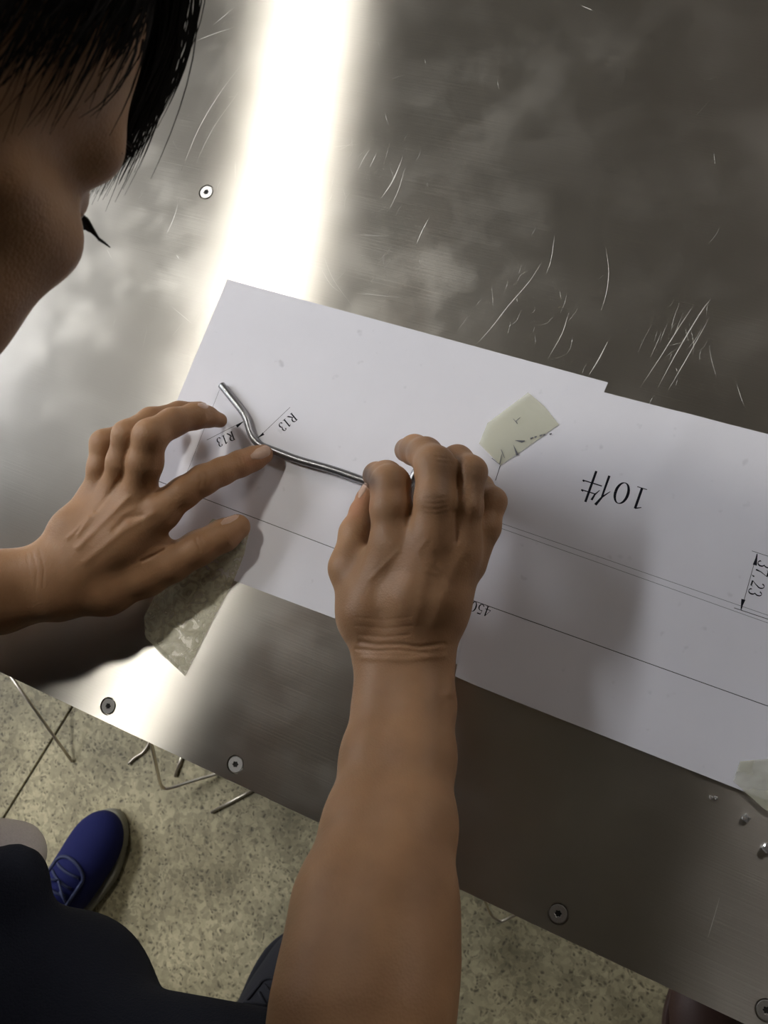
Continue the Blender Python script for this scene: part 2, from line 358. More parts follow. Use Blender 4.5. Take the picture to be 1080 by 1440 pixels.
for pl, w in [([(668, 486), (690, 462), (715, 430), (745, 395), (762, 368)], .0005), ([(828, 528), (842, 505), (855, 480)], .0007), ([(845, 438), (853, 410), (856, 380), (852, 350)], .0004),
              ([(768, 385), (775, 365), (780, 330)], .0004), ([(535, 280), (552, 255), (566, 222)], .0008), ([(545, 300), (560, 268), (570, 235)], .0004), ([(520, 235), (530, 215)], .0006),
              ([(503, 240), (512, 222), (520, 210)], .0006), ([(585, 345), (592, 328), (604, 305)], .0006), ([(455, 360), (470, 395), (500, 436)], .0003), ([(450, 375), (465, 400), (480, 412)], .0003),
              ([(255, 240), (280, 180), (310, 130), (340, 90)], .0005), ([(275, 230), (300, 180), (335, 130)], .0004), ([(230, 340), (245, 305), (252, 280)], .0005), ([(300, 35), (330, 10)], .0005),
              ([(270, 60), (300, 48), (330, 38)], .0004), ([(150, 350), (158, 365)], .0003), ([(500, 330), (540, 332)], .0003), ([(500, 412), (560, 418)], .0003), ([(818, 8), (834, 15)], .0006),
              ([(995, 1320), (1004, 1290), (1012, 1262)], .0004), ([(900, 545), (930, 500), (955, 460), (975, 430)], .0005), ([(925, 545), (955, 490), (985, 440), (1000, 420)], .0006), ([(940, 548), (968, 500), (996, 450)], .0005),
              ([(770, 505), (790, 470), (800, 440)], .0004), ([(240, 430), (270, 455)], .0004), ([(248, 358), (252, 364)], .0008)]: scratch(pl, w)
for k in range(120):
    cx, cy = [(520 + rng.randn() * 40, 240 + rng.randn() * 45), (950 + rng.randn() * 25, 490 + rng.randn() * 40), (rng.uniform(300, 1080), rng.uniform(0, 560)), (500 + rng.randn() * 60, 370 + rng.randn() * 40), (740 + rng.randn() * 60, 440 + rng.randn() * 40), (rng.uniform(140, 340), rng.uniform(60, 480))][k % 6]
    a = math.radians(rng.choice([62, 60, 50, 70, 20, 100]) + rng.randn() * 8); l = rng.uniform(6, 34) * (1.4 if k % 6 == 1 else 1)
    dx, dy = math.cos(a) * l, -math.sin(a) * l; b = rng.randn() * l * .06
    scratch([(cx - dx / 2, cy - dy / 2), (cx + b, cy + b), (cx + dx / 2, cy + dy / 2)], rng.uniform(.0001, .00022))
sc_o = mesh('surface_scratches', *join(geos), mat=SCR); tag(sc_o, kind='stuff'); child(sc_o, table)

# ------------------------------------------------------------------ drawing sheets
DA = -.34952769; du = np.array([math.cos(DA), math.sin(DA)]); dn = np.array([-du[1], du[0]])
def poly_sheet(name, poly, zf, mat, n=60, th=.00012):
    """a thin sheet: convex-ish polygon cut from a fine grid, with height function zf"""
    bm = bmesh.new(); vs = [bm.verts.new((q[0], q[1], 0)) for q in poly]; bm.faces.new(vs)
    xs = [q[0] for q in poly]; ys = [q[1] for q in poly]; L_ = max(max(xs) - min(xs), max(ys) - min(ys)); c = np.array([min(xs), min(ys)])
    for ax in (0, 1):
        nn = Vector((1, 0, 0)) if ax == 0 else Vector((0, 1, 0))
        for k in range(1, n):
            bmesh.ops.bisect_plane(bm, geom=bm.verts[:] + bm.edges[:] + bm.faces[:], plane_co=Vector((c[0] + L_ * k / n, c[1] + L_ * k / n, 0)), plane_no=nn)
    for v in bm.verts: v.co.z = TZ + zf(v.co.x, v.co.y)
    bm.normal_update()
    for f in bm.faces:
        if f.normal.z < 0: f.normal_flip()
    o = bm_obj(name, bm, mat, smooth=True); s = o.modifiers.new('s', 'SOLIDIFY'); s.thickness = th; s.offset = 1; es = o.modifiers.new('e', 'EDGE_SPLIT'); es.split_angle = .6
    return o
pA = P(320, 393)[:2]
A_c = [pA, pA + du * .297, pA + du * .297 - dn * .2065, pA - dn * .2065]
def wob(x, y):
    return .0004 * (math.sin(x * 31 + y * 17) + math.sin(y * 43 - x * 12) + 2) * .5
def zA(x, y): return .00005 + .0006 * 0 + wob(x, y) * .25
A_c = [P(320, 393)[:2], P(855, 538)[:2], P(690, 985)[:2], P(480, 873)[:2], P(325, 815)[:2], P(172, 748)[:2]]
A_c[2] = A_c[3] + (A_c[3] - A_c[4]) / np.linalg.norm(A_c[3] - A_c[4]) * .105
sheetA = poly_sheet('drawing_sheet', A_c, zA, PAPER)
tag(sheetA, 'white paper drawing sheet under both hands, left one of the two taped together', 'paper')
B_c = [P(807, 541)[:2], P(852, 553)[:2], P(1080, 611)[:2]]
ub = (B_c[2] - B_c[1]) / np.linalg.norm(B_c[2] - B_c[1]); B_c[2] = B_c[1] + ub * .25
lb0 = P(672, 965)[:2]; lb1 = P(1080, 1126)[:2]; lu = (lb1 - lb0) / np.linalg.norm(lb1 - lb0)
B_c += [lb0 + lu * .297, lb0, P(640, 951)[:2], P(700, 668)[:2], P(714, 628)[:2], P(732, 607)[:2]]
def zB(x, y): 
    q = (np.array([x, y]) - lb0); v = q @ np.array([-lu[1], lu[0]]); u = q @ lu
    return .00045 + wob(x, y) * .9 + .0016 * math.exp(-((u - .045) / .02) ** 2) * math.exp(-(v / .05) ** 2) + .0012 * math.exp(-((u - .02 - v * .25) / .012) ** 2) * (1 if v > 0 else 1) * .5
sheetB = poly_sheet('drawing_sheet', B_c, zB, PAPER, n=90)
tag(sheetB, 'white paper drawing sheet on the right with large 10 pieces note and dimension arrows', 'paper')

def onB(q): return zB(*q) + .00016
def onA(q): return zA(*q) + .00016
def flat_ribbon(pts, ws, zf):
    V = []; Fc = []; m = len(pts)
    for i in range(m):
        t = pts[min(i + 1, m - 1)] - pts[max(i - 1, 0)]; t = t / (np.linalg.norm(t) + 1e-12); s = np.array([-t[1], t[0]])
        for k in (1, -1): q = pts[i] + s * ws[i] * .5 * k; V.append((q[0], q[1], TZ + zf(q)))
    for i in range(m - 1): a = 2 * i; Fc.append((a, a + 1, a + 3, a + 2))
    return V, Fc
def line_geo(a, b, w, zf, n=40):
    a = np.array(a[:2]); b = np.array(b[:2]); pts = [a + (b - a) * k / n for k in range(n + 1)]; return flat_ribbon(pts, [w] * (n + 1), zf)
def tri_geo(tip, bas, w, zf):
    tip = np.array(tip[:2]); bas = np.array(bas[:2]); t = tip - bas; t /= np.linalg.norm(t); s = np.array([-t[1], t[0]])
    q = [tip, bas + s * w, bas - s * w]; return [(p[0], p[1], TZ + zf(p)) for p in q], [(0, 1, 2)]
# glyphs: strokes (x, y, width) on a unit-high box, thick-and-thin serif drawing face
def arc(cx, cy, rx, ry, a0, a1, w0, w1, n=14):
    out = []
    for k in range(n + 1):
        a = math.radians(a0 + (a1 - a0) * k / n); thick = abs(math.cos(a))
        out.append((cx + rx * math.cos(a), cy + ry * math.sin(a), w0 + (w1 - w0) * thick))
    return out
G = {
 '1': (.52, [[(.26, .02, .09), (.26, .97, .09)], [(.10, .015, .03), (.42, .015, .03)], [(.08, .84, .03), (.26, .96, .05)]]),
 '0': (.58, [arc(.27, .49, .20, .48, 0, 360, .025, .10, 30)]),
 '3': (.55, [[(.08, .80, .08)] + arc(.24, .73, .15, .24, 150, -70, .03, .08), arc(.23, .25, .19, .25, 80, -150, .03, .09), [(.05, .16, .09), (.09, .13, .08)]]),
 '2': (.55, [arc(.24, .72, .17, .25, 165, -30, .03, .08), [(.40, .62, .08), (.22, .30, .05), (.05, .06, .03)], [(.04, .045, .09), (.42, .045, .09)], [(.41, .04, .05), (.46, .18, .02)]]),
 '4': (.58, [[(.34, .02, .085), (.34, .97, .085)], [(.33, .97, .03), (.03, .31, .03)], [(.02, .29, .045), (.50, .29, .045)], [(.22, .015, .03), (.46, .015, .03)]]),
 '5': (.56, [[(.12, .94, .08), (.42, .95, .08)], [(.12, .96, .03), (.08, .56, .03)], [(.08, .56, .03)] + arc(.22, .31, .20, .30, 110, -150, .03, .09)]),
 '7': (.55, [[(.05, .93, .09), (.45, .93, .09)], [(.05, .96, .03), (.03, .78, .03)], [(.44, .92, .03), (.24, .40, .06), (.19, .02, .10)]]),
 ',': (.36, [[(.10, .05, .11), (.13, .00, .09), (.06, -.14, .02)]]),
 'R': (.72, [[(.14, .02, .09), (.14, .96, .09)], [(.03, .015, .03), (.26, .015, .03)], [(.03, .965, .03), (.3, .965, .04)], arc(.28, .72, .20, .245, 90, -90, .035, .09), [(.14, .475, .035), (.3, .475, .035)], [(.28, .47, .06), (.44, .20, .09), (.58, .02, .08)], [(.50, .015, .03), (.66, .015, .03)]]),
 '件': (1.0, [[(.34, .97, .09), (.22, .66, .06), (.04, .42, .02)], [(.23, -.06, .075), (.23, .66, .06)], [(.50, .86, .07), (.46, .66, .05), (.36, .48, .02)], [(.44, .64, .035), (.86, .64, .035)], [(.83, .66, .07), (.91, .64, .05)], [(.34, .33, .035), (.92, .33, .035)], [(.90, .35, .07), (.97, .33, .05)], [(.66, -.08, .075), (.66, .98, .075)]]),
}
def text(s, org, d, h, zf, squeeze=1.0, bold=1.25):
    """s runs from org along unit vector d, letters stand to the left of d; returns geometry"""
    d = np.array(d) / np.linalg.norm(d); up = np.array([-d[1], d[0]]); x = 0; geos = []
    for ch in s:
        adv, strokes = G[ch]
        for st in strokes:
            pts = [org + d * (x + q[0] * squeeze) * h + up * q[1] * h for q in st]; geos.append(flat_ribbon(pts, [q[2] * h * bold for q in st], zf))
        x += adv * squeeze + .04
    return join(geos)
def pdir(a, b): q = P(*b)[:2] - P(*a)[:2]; return q / np.linalg.norm(q)
def ink(name, geo, sheet, mat=INK, label=None):
    o = mesh(name, *geo, mat=mat, parent=sheet)
    if label: o['label'] = label
    return o
rd = -du                                   # the drawing is upside down in view: its text runs from right to left
ink('printed_text', join([text('10', P(914, 690)[:2], rd, .0148, onB, 1.32, 1.2), text('件', P(866, 675)[:2], rd, .0205, onB, 1.0, 1.0)]), sheetB, label='large black note reading 10 and a character for pieces')
ink('printed_text', text('450', P(692, 855)[:2], rd, .0068, onB, 1.15, 1.4), sheetB, label='small dimension figure 450')
ink('printed_text', text('37,23', P(1067, 787)[:2], -dn, .0078, onB, 1.08), sheetB, label='dimension figure 37,23')
ink('printed_text', text('R13', P(411, 580)[:2], pdir((408, 575), (362, 616)), .0074, onA, 1.05, 1.5), sheetA, label='radius figure R13 right of the rod')
ink('printed_text', text('R13', P(327, 606)[:2], pdir((343, 593), (291, 619)), .0074, onA, 1.05, 1.5), sheetA, label='radius figure R13 left of the rod')
W_L = .00042
for a, b in [((712, 630), (697, 676)), ((640, 836), (672, 847))]: ink('printed_line', line_geo(P(*a), P(*b), W_L, onB), sheetB)
ink('printed_line', line_geo(P(672, 847), P(1200, 1036), W_L, onB, 90), sheetB)
ink('printed_line', line_geo(P(690, 731), P(1200, 907), W_L * .6, onB, 90), sheetB, INKL)
ink('printed_line', line_geo(P(690, 738), P(1200, 919), W_L * .6, onB, 90), sheetB, INKL)
ink('printed_line', line_geo(P(1057, 775), P(1200, 822), W_L * .7, onB, 20), sheetB)
ink('printed_line', line_geo(P(1032, 855), P(1080, 871), W_L * .9, onB, 20), sheetB)
ink('dimension_arrow', join([line_geo(P(1064, 779), P(1042, 858), W_L * .7, onB, 12), tri_geo(P(1065, 778), P(1061, 795), .0012, onB), tri_geo(P(1041, 858), P(1045, 843), .0012, onB)]), sheetB)
ink('printed_line', line_geo(P(200, 668), P(640, 836), W_L, onA, 60), sheetA)
ink('printed_line', line_geo(P(309, 548), P(262, 668), W_L * .6, onA), sheetA, INKL)
ink('dimension_arrow', join([line_geo(P(408, 573), P(362, 617), W_L * .7, onA, 12), tri_geo(P(361, 617), P(371, 610), .0011, onA)]), sheetA)
ink('dimension_arrow', join([line_geo(P(291, 619), P(344, 592), W_L * .7, onA, 12), tri_geo(P(344, 592), P(333, 600), .0011, onA)]), sheetA)

# ------------------------------------------------------------------ strips of adhesive tape
TAPE = mat_tape('yellowed_tape', (.76, .76, .60), .32, .4, .05, 14)
TAPE2 = mat_tape('wrinkled_tape', (.82, .80, .60), .42, .25, .9, 130)
def fold(x, y): return .0008
t1 = poly_sheet('adhesive_tape', [P(*q)[:2] for q in [(743, 553), (766, 573), (786, 598), (727, 640), (704, 655), (674, 625), (686, 596)]], lambda x, y: .00105 + wob(x, y) * .9, TAPE, n=24, th=.00005)
tag(t1, 'yellowed clear tape joining the two paper sheets above the right hand', 'tape')
t2 = poly_sheet('adhesive_tape', [P(*q)[:2] for q in [(203, 868), (206, 898), (261, 951), (300, 872), (329, 818), (344, 780), (352, 742), (300, 730), (240, 800)]], lambda x, y: .00055 + .0004 * abs(math.sin(x * 170 + y * 90)), TAPE2, n=40, th=.00005)
tag(t2, 'wrinkled clear tape holding the paper to the steel below the left hand', 'tape')
ft = mesh('folded_corner', *join([ribbon([P(*q) for q in [(205, 890), (230, 918), (262, 948)]], .004, .0016)]), mat=TAPE, parent=t2)
t3 = poly_sheet('adhesive_tape', [P(*q)[:2] for q in [(1040, 1070), (1100, 1065), (1120, 1160), (1075, 1138), (1030, 1098)]], lambda x, y: .0012 + wob(x, y) * .9, TAPE, n=20, th=.00005)
tag(t3, 'yellowed clear tape on the lower right edge of the paper', 'tape')
# pencil marks under the first tape
ink('smudged_mark', join([tri_geo(P(722, 626), P(728, 641), .0008, lambda q: onB(q) + .0007), tri_geo(P(724, 620), P(735, 622), .0009, lambda q: onB(q) + .0007)] +
    [flat_ribbon([P(x, y)[:2], P(x + w, y - .4 * w)[:2]], [.0011, .0008], lambda q: onB(q) + .0007) for x, y, w in [(735, 622, 3), (746, 618, 4), (752, 616, 3), (759, 614, 4), (764, 613, 3), (773, 612, 3)]] +
    [flat_ribbon([P(*a)[:2], P(*b)[:2]], [.0005, .0003], lambda q: onB(q) + .0007) for a, b in [((705, 633), (710, 645)), ((692, 645), (703, 654)), ((703, 654), (706, 640)), ((725, 594), (732, 588)), ((728, 597), (722, 590))]]), sheetB, INKL)
# plastic and metal crumbs at the right
CRUMB = plain('clear_plastic_crumb', (.75, .75, .75), .12, .8)
for k, (px, py, s) in enumerate([(1000, 1121, .0012), (1007, 1122, .0012), (1049, 1150, .0022), (1078, 1192, .0028)]):
    bm = bmesh.new(); bmesh.ops.create_icosphere(bm, subdivisions=2, radius=s)
    for v in bm.verts: v.co = v.co * (1 + .35 * math.sin(v.co.x * 3000 + k) * math.cos(v.co.y * 2500)); v.co.z *= .6
    o = bm_obj('swarf_crumb', bm, CRUMB); p = P(px, py); o.location = (p[0], p[1], TZ + s * .55)
    if k < 2: tag(o, ('left' if k == 0 else 'right') + ' one of the two tiny crumbs lying close together below the paper', 'debris', 'pair of tiny crumbs')
    elif k == 2: tag(o, 'small shiny crumb on the steel just below the lower right tape', 'debris')
    else: tag(o, 'brightest shiny crumb at the right edge of the picture', 'debris')

# ------------------------------------------------------------------ the bent rod on the paper
RR = .0028
def rodp(px, py, z=None): q = P(px, py, .003); q[2] = TZ + .0009 + RR if z is None else z; return q
rod_px = [(312, 542), (328, 562), (342, 580), (348, 592), (352, 606), (358, 618), (368, 627), (388, 635), (420, 647), (465, 660), (510, 675.5), (545, 688), (562, 691), (574, 684), (583, 668), (594, 648), (601, 636)]
pts = smooth_path([rodp(*q) for q in rod_px], 6)
g1 = tube_geo([pts[0] + (pts[0] - pts[1]) / np.linalg.norm(pts[0] - pts[1]) * .0006] + pts, [RR * .75] + [RR] * len(pts), 16)
rod = mesh('bent_steel_rod', *g1, mat=ROD, smooth=False)
for f in rod.data.polygons: f.use_smooth = len(f.vertices) == 4
tag(rod, 'thin round steel rod with an S bend, held on the printed drawing by both hands', 'rod')

# ------------------------------------------------------------------ wires on the floor and leaning on the table edge
def fl(px, py, z=.003): q = P(px, py, -TZ); q[2] = z; return q
def wire(name, pts, r, label):
    g = tube_geo(pts, r, 10); o = mesh(name, *g, mat=WIRE)
    for f in o.data.polygons: f.use_smooth = len(f.vertices) == 4
    return tag(o, label, 'wire')
def low(px, py, h): q = P(px, py, -TZ + h); return q
wire('steel_wire', [fl(103, 1071), low(6, 938, .10)], .0026, 'long straight wire rod poking out from under the table at far left')
wire('bent_wire', smooth_path([low(208, 1028, .30), low(213, 1047, .26), low(220, 1078, .16), low(225, 1100, .06), low(230, 1108, .035), low(240, 1108, .03), low(268, 1099, .02), low(305, 1088, .01), low(340, 1076, .004)], 5), .0028, 'wire rod bent into a V poking out below the table edge')
wire('hooked_wire', smooth_path([fl(182, 1074), fl(190, 1066), fl(203, 1057), fl(210, 1046), fl(214, 1034)], 5), .0021, 'short dark wire with a slight hook left of the V wire')
wire('short_wire', [fl(247, 1092), fl(262, 1050)], .0026, 'short dark wire stub right of the V wire')
wire('straight_wire', [fl(298, 1142), fl(372, 1103)], .0026, 'short straight dark wire under the table edge below the screw')
wire('curved_wire', smooth_path([low(676, 1256, .16), low(684, 1272, .12), low(690, 1286, .10), low(702, 1295, .09), (low(716, 1291, .09)), low(745, 1276, .08)], 5), .0019, 'curved wire end under the table edge right of the forearm')

# ------------------------------------------------------------------ implicit-surface modeller
class Field:
    def __init__(s, lo, hi, vox, d=None):
        s.lo = np.array(lo, float); s.v = vox; s.n = np.ceil((np.array(hi) - s.lo) / vox).astype(int) + 1
        s.d = np.full(s.n, .05, np.float32); s.hi = s.lo + s.n * vox
    def like(s): f = Field.__new__(Field); f.lo, f.v, f.n, f.hi = s.lo, s.v, s.n, s.hi; f.d = np.full(s.n, .05, np.float32); return f
    def sub(s, lo, hi):
        a = np.clip(np.floor((lo - s.lo) / s.v).astype(int), 0, s.n); b = np.clip(np.ceil((hi - s.lo) / s.v).astype(int) + 1, 0, s.n)
        if np.any(b <= a): return None
        ax = [(s.lo[i] + np.arange(a[i], b[i]) * s.v).astype(np.float32) for i in range(3)]
        return tuple(slice(a[i], b[i]) for i in range(3)), np.meshgrid(*ax, indexing='ij', sparse=True)
    def put(s, sl, q, k, op):
        a = s.d[sl]
        if op == 'sub':
            q = -q; m = np.maximum(a, q); h = np.maximum(k - np.abs(a - q), 0) / k; s.d[sl] = m + h * h * k * .25
        else:
            m = np.minimum(a, q)
            if k > 0: h = np.maximum(k - np.abs(a - q), 0) / k; m = m - h * h * k * .25
            s.d[sl] = m
    def cone(s, a, b, ra, rb, k=.004, op='add'):
        a = np.array(a, float); b = np.array(b, float); mg = max(ra, rb) + k + .02
        r = s.sub(np.minimum(a, b) - mg, np.maximum(a, b) + mg)
        if r is None: return
        sl, (X, Y, Z) = r; ab = b - a; L2 = ab @ ab + 1e-12
        t = np.clip(((X - a[0]) * ab[0] + (Y - a[1]) * ab[1] + (Z - a[2]) * ab[2]) / L2, 0, 1)
        q = np.sqrt((X - a[0] - t * ab[0]) ** 2 + (Y - a[1] - t * ab[1]) ** 2 + (Z - a[2] - t * ab[2]) ** 2) - (ra + (rb - ra) * t)
        s.put(sl, q.astype(np.float32), k, op)
    def ell(s, c, r, M=None, k=.006, op='add'):
        c = np.array(c, float); r = np.array(r, float); mg = r.max() + k + .02; rs = s.sub(c - mg, c + mg)
        if rs is None: return
        sl, (X, Y, Z) = rs; X = X - c[0]; Y = Y - c[1]; Z = Z - c[2]
        if M is None: u, v, w = X, Y, Z
        else: u, v, w = [M[0, i] * X + M[1, i] * Y + M[2, i] * Z for i in range(3)]
        k0 = np.sqrt((u / r[0]) ** 2 + (v / r[1]) ** 2 + (w / r[2]) ** 2); k1 = np.sqrt((u / r[0] ** 2) ** 2 + (v / r[1] ** 2) ** 2 + (w / r[2] ** 2) ** 2) + 1e-6
        s.put(sl, (k0 * (k0 - 1) / k1).astype(np.float32), k, op)
    def half(s, p, n):
        """keep the side the normal points away from"""
        X, Y, Z = np.meshgrid(*[(s.lo[i] + np.arange(s.n[i]) * s.v).astype(np.float32) for i in range(3)], indexing='ij', sparse=True)
        s.d = np.maximum(s.d, ((X - p[0]) * n[0] + (Y - p[1]) * n[1] + (Z - p[2]) * n[2]).astype(np.float32))
    def merge(s, o, k):
        m = np.minimum(s.d, o.d)
        if k > 0: h = np.maximum(k - np.abs(s.d - o.d), 0) / k; m = m - h * h * k * .25
        s.d = m
    def mesh(s):
        d = s.d.copy(); d[0] = d[-1] = .01; d[:, 0] = d[:, -1] = .01; d[:, :, 0] = d[:, :, -1] = .01
        ins = d < 0; nx, ny, nz = ins.shape
        cs = np.zeros((nx - 1, ny - 1, nz - 1), np.int8)
        for i in (0, 1):
            for j in (0, 1):
                for k in (0, 1): cs += ins[i:nx - 1 + i, j:ny - 1 + j, k:nz - 1 + k]
        act = (cs > 0) & (cs < 8); idx = np.argwhere(act); vid = np.full(act.shape, -1, np.int64); vid[act] = np.arange(len(idx))
        acc = np.zeros((len(idx), 3)); cnt = np.zeros(len(idx)); C8 = [(i, j, k) for i in (0, 1) for j in (0, 1) for k in (0, 1)]
        for a in C8:
            for ax in range(3):
                if a[ax]: continue
                b = list(a); b[ax] = 1
                da = d[idx[:, 0] + a[0], idx[:, 1] + a[1], idx[:, 2] + a[2]]; db = d[idx[:, 0] + b[0], idx[:, 1] + b[1], idx[:, 2] + b[2]]
                c = (da < 0) != (db < 0); t = np.where(c, da / (da - db + 1e-20), 0)
                p = np.array(a, float)[None].repeat(len(idx), 0); p[:, ax] += t; acc[c] += p[c]; cnt[c] += 1
        V = s.lo + (idx + acc / cnt[:, None]) * s.v; Q = []
        for ax in range(3):
            sl0 = [slice(None)] * 3; sl1 = [slice(None)] * 3; sl0[ax] = slice(0, -1); sl1[ax] = slice(1, None)
            a = ins[tuple(sl0)]; b = ins[tuple(sl1)]; e = np.argwhere(a != b); u, v = (ax + 1) % 3, (ax + 2) % 3
            du_ = np.zeros(3, int); du_[u] = 1; dv_ = np.zeros(3, int); dv_[v] = 1
            g = lambda q: vid[q[:, 0], q[:, 1], q[:, 2]]
            quad = np.stack([g(e - du_ - dv_), g(e - dv_), g(e), g(e - du_)], 1); fl_ = a[e[:, 0], e[:, 1], e[:, 2]]
            quad[~fl_] = quad[~fl_][:, ::-1]; Q.append(quad)
        return V, np.concatenate(Q)
def vnormals(V, Q):
    n = np.cross(V[Q[:, 2]] - V[Q[:, 0]], V[Q[:, 3]] - V[Q[:, 1]]); out = np.zeros_like(V)
    for i in range(4): np.add.at(out, Q[:, i], n)
    return out / (np.linalg.norm(out, axis=1)[:, None] + 1e-12)
def relax(V, Q, it=2, f=.5):
    for _ in range(it):
        acc = np.zeros_like(V); c = np.zeros(len(V))
        for i in range(4):
            for j in (1, 3): np.add.at(acc, Q[:, i], V[Q[:, (i + j) % 4]]); np.add.at(c, Q[:, i], 1)
        V = V + f * (acc / c[:, None] - V)
    return V
def np_mesh(name, V, Q, mat, parent=None, tone=None):
    me = bpy.data.meshes.new(name); me.vertices.add(len(V)); me.vertices.foreach_set('co', V.astype(np.float32).ravel())
    me.loops.add(Q.size); me.loops.foreach_set('vertex_index', Q.astype(np.int32).ravel()); me.polygons.add(len(Q))
    me.polygons.foreach_set('loop_start', np.arange(0, Q.size, 4, dtype=np.int32)); me.polygons.foreach_set('use_smooth', np.ones(len(Q), bool))
    me.update(calc_edges=True); me.validate()
    if tone is not None:
        at = me.color_attributes.new('tone', 'FLOAT_COLOR', 'POINT'); at.data.foreach_set('color', np.concatenate([tone, np.zeros((len(V), 1)), np.ones((len(V), 1))], 1).astype(np.float32).ravel())
    return link(name, me, parent, mat)
CAMP = np.array([0, 0, CAM_H + TZ])
def seg_dist(p2, pl):
    best = np.full(len(p2), 1e9)
    for a, b in zip(pl[:-1], pl[1:]):
        a = np.array(a, float); b = np.array(b, float); ab = b - a; t = np.clip(((p2 - a) @ ab) / (ab @ ab + 1e-9), 0, 1)
        best = np.minimum(best, np.linalg.norm(p2 - a - t[:, None] * ab, axis=1))
    return best
def sculpt(V, Q, strokes):
    """strokes: (polyline in picture px, width px, height in m). Raises or carves the skin facing upward."""
    Nn = vnormals(V, Q); p2 = project(V); vd = CAMP - V; vd /= np.linalg.norm(vd, axis=1)[:, None]; fac = np.clip((Nn * vd).sum(1) * 1.6, 0, 1)
    off = np.zeros(len(V))
    for pl, w, h in strokes:
        d = seg_dist(p2, pl); off += h * np.exp(-(d / w) ** 2) * fac
    return V + Nn * off[:, None]
def toning(V, marks):
    p2 = project(V); tone = np.zeros((len(V), 2))
    for ch, pl, w, s in marks: tone[:, ch] = np.maximum(tone[:, ch], s * np.exp(-(seg_dist(p2, pl) / w) ** 2))
    return tone

def chain(f, nodes, k=.003):
    q = [(P(*n[:3]), n[3] * depth(*n[:3]) / F_PX) for n in nodes]
    if len(q) == 1: f.cone(q[0][0], q[0][0] + 1e-5, q[0][1], q[0][1], k)
    for (a, ra), (b, rb) in zip(q[:-1], q[1:]): f.cone(a, b, ra, rb, k)

# ------------------------------------------------------------------ the man: one body
S_R = W(-.42, -.27, .20); S_L = W(-.66, .12, .19); NECK = W(-.43, -.10, .29); HIPC = W(-.78, -.50, .10)
ELB_R = P(470, 1690, .175); ELB_L = P(-560, 900, .11)
def bb(nodes, mg=.02):
    q = np.array([P(*n[:3]) for n in nodes]); r = np.array([n[3] * depth(*n[:3]) / F_PX for n in nodes])[:, None]
    return (q - r).min(0) - mg, (q + r).max(0) + mg

# left hand and forearm
LH = dict(
 fore=[[(-560, 880, .11, 80), (-250, 826, .085, 62), (0, 817, .06, 39), (62, 802, .052, 34)], [(-560, 915, .11, 80), (-250, 862, .08, 62), (0, 848, .052, 39), (70, 836, .047, 34)]],
 palm=[[(66, 795, .050, 28), (100, 745, .048, 26), (131, 703, .040, 23)], [(74, 805, .052, 28), (160, 697, .044, 24)], [(82, 818, .052, 28), (193, 702, .046, 25)], [(95, 832, .048, 29), (170, 765, .045, 27), (226, 722, .042, 25)],
       [(90, 838, .042, 31), (150, 832, .034, 30), (205, 808, .027, 29)], [(150, 795, .036, 28), (215, 768, .032, 24)], [(120, 760, .040, 26), (175, 745, .038, 24)]],
 fingers=[
  [(205, 808, .028, 29), (240, 793, .026, 26), (279, 771, .023, 24), (314, 753, .017, 22), (334, 741, .012, 18)],
  [(226, 716, .042, 25), (258, 693, .041, 21.5), (286, 675, .037, 20.5), (312, 663, .029, 18.5), (338, 652, .021, 17.5), (356, 645, .015, 16), (370, 639, .0115, 14)],
  [(194, 695, .046, 24), (204, 650, .060, 24), (211, 613, .068, 23), (243, 594, .054, 19.5), (275, 585, .039, 17.5), (291, 586, .029, 14), (309, 591, .016, 10.5)],
  [(162, 694, .043, 21), (171, 650, .058, 20), (179, 612, .064, 20), (212, 591, .046, 17), (252, 580, .028, 14.5), (281, 577, .016, 12.5)],
  [(136, 698, .040, 20), (142, 658, .048, 18), (147, 624, .050, 19), (185, 606, .032, 15), (222, 603, .018, 13), (240, 603, .012, 11)]])
